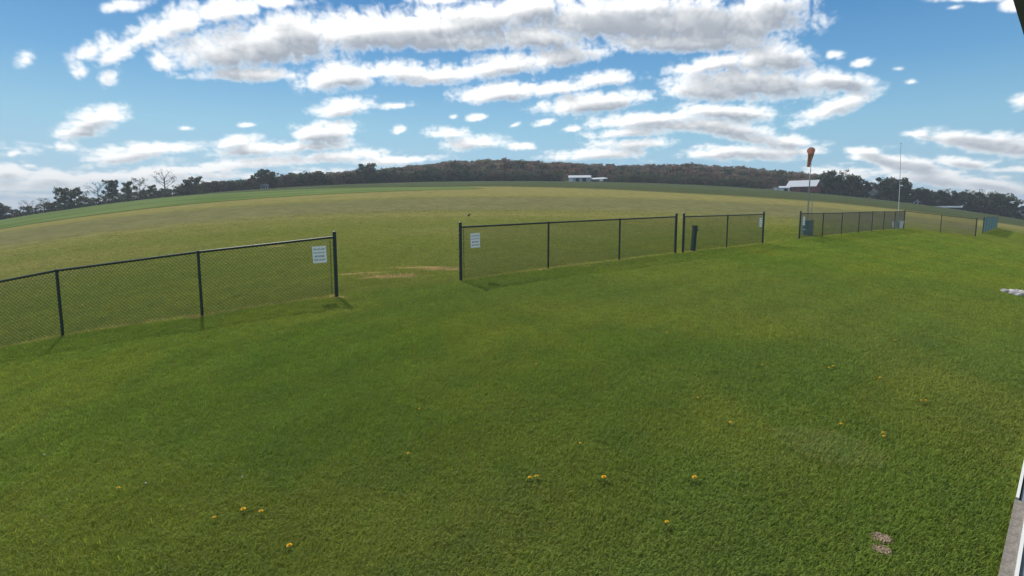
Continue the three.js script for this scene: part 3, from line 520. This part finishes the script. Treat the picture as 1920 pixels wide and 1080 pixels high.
// ---------------------------------------------------------------- short post, windsock with its drum, mast with its tub
{
  let t = thing('hydrant_post', 'short dark square post leaning slightly behind the two-bay fence', 'post', 6.06, land(6.06, -17.83), -17.83, 0.5); t.rotation.z = -0.07;
  const teal = mat(0.032, 0.06, 0.055, 0.6);
  part('shaft', box(0.115, 0.86, 0.115, 0, 0.38, 0), teal, t); part('cap', box(0.14, 0.04, 0.14, 0, 0.83, 0), teal, t); part('tap_handle', new THREE.TorusGeometry(0.045, 0.01, 6, 14).rotateY(0.6).translate(0.13, 0.74, 0.02), mat(0.12, 0.25, 0.2, 0.5), t); part('spout', rod([0.07, 0.72, 0.02], [0.14, 0.68, 0.04], 0.016, 0.014, 8), teal, t);
}
const BX = 15.187, BZ = -27.49, BY = land(BX, BZ);
{
  const t = thing('drum', 'blue-green steel drum with raised hoops behind the corner fence', 'drum', BX, BY, BZ), drumMat = new THREE.MeshPhysicalMaterial({ color: new THREE.Color().setRGB(0.11, 0.2, 0.195), roughness: 0.5, clearcoat: 0.2 });
  const prof = []; for (let k = 0; k <= 60; k++) { const y = k / 60 * 0.74, hoop = Math.max(0, 1 - Math.abs(y - 0.25) / 0.018) + Math.max(0, 1 - Math.abs(y - 0.5) / 0.018) + (y > 0.72 || y < 0.02 ? 0.8 : 0); prof.push(new THREE.Vector2(0.275 + 0.014 * hoop, y)); } prof.push(new THREE.Vector2(0.26, 0.725), new THREE.Vector2(0.001, 0.72));
  part('shell', new THREE.LatheGeometry([new THREE.Vector2(0.001, 0), ...prof], 32), drumMat, t); part('lid', new THREE.CylinderGeometry(0.285, 0.285, 0.025, 32).translate(0, 0.752, 0), drumMat, t); part('label_plate', box(0.16, 0.05, 0.006).translate(-0.17, 0.3, 0.235).rotateY(-0.3), plateEdge, t);
}
{
  // mast: three pipes strapped together above the drum, a swivel and an orange sock drooping towards the camera
  const t = thing('windsock', 'faded orange windsock drooping on a thin pipe mast over the drum', 'windsock', BX, BY + 0.765, BZ), pipe = mat(0.24, 0.25, 0.25, 0.5);
  part('mast', mergeGeometries([rod([0.0, 0, 0], [-0.02, 2.9, 0], 0.019, 0.016, 8), rod([-0.02, 2.9, 0], [-0.03, 3.33, 0], 0.014, 0.012, 8)]), pipe, t);
  part('brace', rod([-0.1, 0, 0.08], [-0.07, 2.0, 0.05], 0.014, 0.013, 8), pipe, t); part('brace', rod([-0.07, 2.0, 0.05], [-0.02, 2.4, 0], 0.013, 0.012, 8), mat(0.5, 0.5, 0.5, 0.5), t); part('brace', rod([0.2, 0, -0.05], [0.19, 1.3, -0.04], 0.016, 0.013, 8), pipe, t);
  const A = new THREE.Vector3(-0.07, 3.5, 0.02), C = new THREE.Vector3(0.12, 3.38, -0.26), B = new THREE.Vector3(0.02, 2.72, -0.32);
  const curve = new THREE.QuadraticBezierCurve3(A, C, B), N = 22, S = 24, pos = [], idx = [];
  for (let i = 0; i <= N; i++) {
    const f = i / N, p = curve.getPoint(f), d = curve.getTangent(f), u = new THREE.Vector3(1, 0, 0).cross(d).normalize(), v = d.clone().cross(u).normalize(), rad = lerp(0.175, 0.075, f);
    for (let k = 0; k < S; k++) { const a = k / S * 6.2832, w = rad * (1 + 0.06 * Math.sin(a * 3 + f * 9) * f), q = p.clone().addScaledVector(u, Math.sin(a) * w).addScaledVector(v, Math.cos(a) * w); pos.push(q.x, q.y, q.z); }
  }
  for (let i = 0; i < N; i++) for (let k = 0; k < S; k++) { const a = i * S + k, b = i * S + (k + 1) % S; idx.push(a, b, a + S, b, b + S, a + S); }
  part('sock', meshOf(pos, idx), new THREE.MeshPhysicalMaterial({ color: new THREE.Color().setRGB(0.5, 0.24, 0.18), roughness: 0.9, transmission: 0.3, thickness: 0, side: THREE.DoubleSide }), t);
  const d0 = curve.getTangent(0), hoop = new THREE.TorusGeometry(0.177, 0.009, 8, 32); hoop.applyQuaternion(new THREE.Quaternion().setFromUnitVectors(new THREE.Vector3(0, 0, 1), d0)); hoop.translate(A.x, A.y, A.z); part('hoop', hoop, pipe, t);
}
{
  const x = 30.1, z = -41.75, y = land(x, z), white = mat(0.72, 0.73, 0.74, 0.5);
  let t = thing('concrete_tub', 'square white tub holding the tall thin mast inside the fence corner', 'tub', x, y, z, 0.5);
  const g = new THREE.CylinderGeometry(0.4, 0.34, 0.52, 4, 1).rotateY(Math.PI / 4).translate(0, 0.26, 0); part('tub', g, white, t); part('rim', mergeGeometries([box(0.62, 0.04, 0.05, 0, 0.53, 0.285), box(0.62, 0.04, 0.05, 0, 0.53, -0.285), box(0.05, 0.04, 0.52, 0.285, 0.53, 0), box(0.05, 0.04, 0.52, -0.285, 0.53, 0)]), white, t); part('concrete_fill', box(0.5, 0.02, 0.5, 0, 0.522, 0), mat(0.4, 0.39, 0.37, 0.9), t);
  t = thing('thin_mast', 'tall thin white mast standing in the white tub', 'mast', x, y + 0.5, z);
  part('lower_tube', rod([0, 0, 0], [-0.09, 2.9, 0], 0.027, 0.024, 10), white, t); part('upper_tube', rod([-0.09, 2.9, 0], [-0.26, 6.0, 0], 0.021, 0.013, 8), mat(0.45, 0.46, 0.47, 0.5), t); part('tip', new THREE.SphereGeometry(0.035, 8, 6).translate(-0.26, 6.0, 0), mat(0.1, 0.1, 0.1, 0.5), t);
}
{ // a dark bird feeding on the field
  const x = -2.73, z = -33.83, t = thing('bird', 'small dark bird feeding alone on the open field', 'bird', x, land(x, z) + 0.05, z, 0.6), m = mat(0.02, 0.02, 0.022, 0.6);
  const prof = [[0.001, -0.11], [0.03, -0.09], [0.055, -0.03], [0.058, 0.02], [0.045, 0.06], [0.03, 0.085], [0.034, 0.105], [0.03, 0.13], [0.012, 0.147], [0.001, 0.165]].map(p => new THREE.Vector2(...p));
  part('body', new THREE.LatheGeometry(prof, 14).rotateZ(-1.15).translate(0, 0.11, 0), m, t); part('tail', box(0.11, 0.012, 0.05).rotateZ(0.35).translate(-0.14, 0.06, 0), m, t);
  for (const s of [-1, 1]) part('leg', rod([0, -0.02, 0.02 * s], [0, 0.08, 0.02 * s], 0.005, 0.005, 5), m, t);
}

// ---------------------------------------------------------------- clubhouse porch at the camera's right hand
{
  const dir = [0.7254, -0.6884], turn = Math.atan2(0.6884, 0.7254), t = thing('clubhouse', 'clubhouse porch with grey floor, concrete kerb and dark edged roof', 'building', -0.124, 0, -0.13, turn);
  // local x runs along the porch edge away from the camera, local z to the house
  const concrete = (() => {
    const n = 256, d = new Uint8Array(n * n * 4); for (let j = 0; j < n; j++) for (let i = 0; i < n; i++) { const v = 128 + 50 * (fbm(i * 0.05, j * 0.05, 4) - 0.5) + 46 * (hash(i, j) - 0.5), o = (j * n + i) * 4; d[o] = v * 1.03; d[o + 1] = v * 0.98; d[o + 2] = v * 0.93; d[o + 3] = 255; }
    const x = new THREE.DataTexture(d, n, n, THREE.RGBAFormat); x.colorSpace = THREE.SRGBColorSpace; x.wrapS = x.wrapT = THREE.RepeatWrapping; x.magFilter = THREE.LinearFilter; x.repeat.set(27, 0.4); x.needsUpdate = true; return new THREE.MeshStandardMaterial({ map: x, roughness: 0.95 });
  })();
  const floorM = mat(0.2, 0.225, 0.27, 0.55), trim = mat(0.74, 0.75, 0.75, 0.45), dark = mat(0.018, 0.018, 0.035, 0.45), soffit = mat(0.5, 0.53, 0.48, 0.7), siding = mat(0.45, 0.48, 0.5, 0.7);
  part('kerb', box(8.2, 0.24, 0.075, 1.9, -0.0, 0.0525), concrete, t);
  part('edge_trim', box(8.2, 0.26, 0.02, 1.9, 0.0, 0.1), trim, t);
  part('porch_floor', box(8.2, 0.22, 2.43, 1.9, 0.0, 1.325), floorM, t);
  part('edge_trim', box(9, 0.26, 0.02, 10.53, 0.0, 0.03), trim, t); part('porch_floor', box(9, 0.22, 2.5, 10.53, 0.0, 1.3), floorM, t);
  part('fascia', box(12, 0.16, 0.045, 4, 3.21, 0.03), dark, t); part('soffit', box(12, 0.02, 2.47, 4, 3.17, 1.288), soffit, t);
  part('roof', box(12.2, 0.06, 2.9).rotateX(-0.2).translate(4, 3.6, 1.42), mat(0.12, 0.12, 0.13, 0.6), t);
  part('wall', box(13, 3.2, 0.15, 4, 1.6, 2.6), siding, t);
  for (const x of [-1.9, 9.8]) part('post', box(0.12, 3.04, 0.12, x, 1.63, 0.5), trim, t);
}

// ---------------------------------------------------------------- small things on the lawn
{
  const r = rng(31), yellow = mat(0.78, 0.48, 0.01, 0.75), stemM = mat(0.16, 0.22, 0.06, 0.8), leafM = new THREE.MeshPhysicalMaterial({ color: new THREE.Color().setRGB(0.032, 0.066, 0.013), roughness: 0.95, specularIntensity: 0.2 }), puffM = mat(0.6, 0.6, 0.56, 0.95);
  const petal = []; for (let ring = 0; ring < 3; ring++) for (let k = 0; k < 13; k++) { const g = box(0.017 - ring * 0.004, 0.0012, 0.005, 0.009 - ring * 0.001, 0, 0); g.rotateZ(0.12 + ring * 0.38); g.rotateY((k + ring * 0.4) / 13 * 6.2832); g.translate(0, ring * 0.002, 0); petal.push(g); }
  const head = mergeGeometries(petal), ball = new THREE.IcosahedronGeometry(0.015, 1), centre = new THREE.SphereGeometry(0.006, 8, 6);
  const leafG = (() => { const s = new THREE.Shape(); s.moveTo(0, 0); for (let k = 1; k <= 5; k++) { s.lineTo(k * 0.018 - 0.007, 0.004 + 0.0022 * k); s.lineTo(k * 0.018, 0.003 + 0.001 * k); } s.lineTo(0.108, 0); for (let k = 5; k >= 1; k--) { s.lineTo(k * 0.018, -0.003 - 0.001 * k); s.lineTo(k * 0.018 - 0.007, -0.004 - 0.0022 * k); } return new THREE.ExtrudeGeometry(s, { depth: 0.0012, bevelEnabled: false }).rotateX(-Math.PI / 2).rotateZ(0.22); })();
  const spots = [[1.49, -4.12, 1.3], [0.75, -4.1, 1.3], [0.14, -4.11], [0.2, -4.12], [1.11, -3.61], [-2.02, -3.79, 1.2], [-1.87, -3.75], [-1.53, -3.41, 1.2], [-2.2, -3.71, 0.8], [-3.25, -4.18, 0.8], [-3.05, -4.21, -1], [0.62, -4.6, 0.8], [-0.91, -4.45, 0.8], [2.15, -5.03], [3.68, -5.07], [3.63, -4.98], [4.73, -5.96], [4.8, -5.97], [3.31, -5.14], [1.99, -5.53, 0.8], [4.09, -6.69], [4.17, -6.74], [4.62, -6.5], [6.06, -8.28], [-4.49, -4.89, -1], [2.29, -7.72, 0.8], [-0.95, -5.23, 0.7], [-2.23, -4.19, -0.8], [3.19, -6.6, 0.8], [0.29, -6.38, 0.7]];
  for (const [x, z, size = 1] of spots) {
    const s = Math.abs(size) * (size < 0 ? 0.5 : 0.9), seed = size < 0, t = thing(seed ? 'dandelion_clock' : 'dandelion', seed ? 'pale dandelion seed head in the mown lawn' : 'yellow dandelion flower opened flat in the mown lawn', 'dandelion', x, land(x, z), z, r() * 6.28, seed ? 'dandelion seed heads' : 'dandelions in the lawn'), h = 0.04 / s + 0.015 * r();
    part('stem', rod([0, 0, 0], [0.006, h, 0.003], 0.0022, 0.0018, 5), stemM, t);
    const f = part('flower', seed ? ball : head, seed ? puffM : yellow, t); f.position.set(0.006, h, 0.003); f.rotation.set(0.25 * (r() - 0.5), 0, 0.25 * (r() - 0.5)); if (!seed) part('centre', centre, yellow, f);
    const n = 3 + Math.floor(r() * 3); for (let k = 0; k < n; k++) { const l = part('leaf', leafG, leafM, t); l.position.y = 0.012; l.scale.setScalar(0.4 + 0.25 * r()); l.rotation.y = k / n * 6.28 + 0.5 * r(); }
    t.scale.setScalar(s);
  }
  // two scuffed holes in the turf
  for (const [x, z, ra, rb] of SOIL) {
    const pos = [x, land(x, z) + 0.012, z], idx = [], n = 28; for (let k = 0; k < n; k++) { const a = k / n * 6.2832, q = 1 + 0.35 * (vn(k * 0.9, x * 50) - 0.5), X = x + Math.cos(a) * ra * 1.15 * q, Z = z + Math.sin(a) * rb * 1.15 * q; pos.push(X, land(X, Z) + 0.006, Z); idx.push(0, 1 + (k + 1) % n, 1 + k); }
    struct(numbered('bare_soil'), meshOf(pos, idx), mat(0.36, 0.27, 0.19, 1));
  }
  const soilM = [mat(0.4, 0.31, 0.22, 1), mat(0.28, 0.2, 0.14, 1)], crumb = new THREE.IcosahedronGeometry(0.006, 0); const crumbs = [[], []];
  for (const [x, z, ra, rb] of SOIL) for (let k = 0; k < 130; k++) { const a = r() * 6.28, q = Math.sqrt(r()), X = x + Math.cos(a) * q * ra, Z = z + Math.sin(a) * q * rb; crumbs[k % 2].push(crumb.clone().scale(0.6 + r(), 0.5 + 0.5 * r(), 0.6 + r()).rotateY(r() * 6).translate(X, land(X, Z) + 0.012, Z)); }
  crumbs.forEach((c, i) => { const o = new THREE.Mesh(mergeGeometries(c), soilM[i]); o.name = numbered('soil_crumbs'); o.userData.kind = 'stuff'; tag(o, i ? 'darker crumbs of earth in the scuffed turf holes' : 'pale crumbs of dry earth in the scuffed turf holes', 'soil'); o.castShadow = o.receiveShadow = true; scene.add(o); });
  // a little heap of pale stones at the end of the lawn
  const sx = 14.75, sz = -15.1, t = thing('stone_heap', 'small heap of pale grey stones lying on the lawn', 'stones', sx, land(sx, sz), sz), sm = [mat(0.45, 0.43, 0.4, 0.9), mat(0.32, 0.3, 0.31, 0.9), mat(0.55, 0.52, 0.46, 0.9)], shapes = [0, 1, 2].map(k => { const g = new THREE.IcosahedronGeometry(0.1, 1), p = g.attributes.position; for (let i = 0; i < p.count; i++) { const f = 0.75 + 0.5 * vn(p.getX(i) * 19 + k * 7, p.getY(i) * 19 + p.getZ(i) * 13); p.setXYZ(i, p.getX(i) * f * 1.3, p.getY(i) * f * 0.7, p.getZ(i) * f); } g.computeVertexNormals(); return g; });
  for (let k = 0; k < 26; k++) { const o = part('stone', shapes[k % 3], sm[Math.floor(r() * 3)], t), x = (r() + r() - 1) * 0.6, z = (r() - 0.5) * 0.45; o.position.set(x, land(sx + x, sz + z) - t.position.y + 0.03 + 0.05 * r(), z); o.rotation.y = r() * 6; o.scale.setScalar(0.5 + 0.9 * r()); }
}
scene.fog = new THREE.FogExp2(new THREE.Color().setRGB(0.72, 0.8, 0.9), 0.0004);

renderer.render(scene, camera);
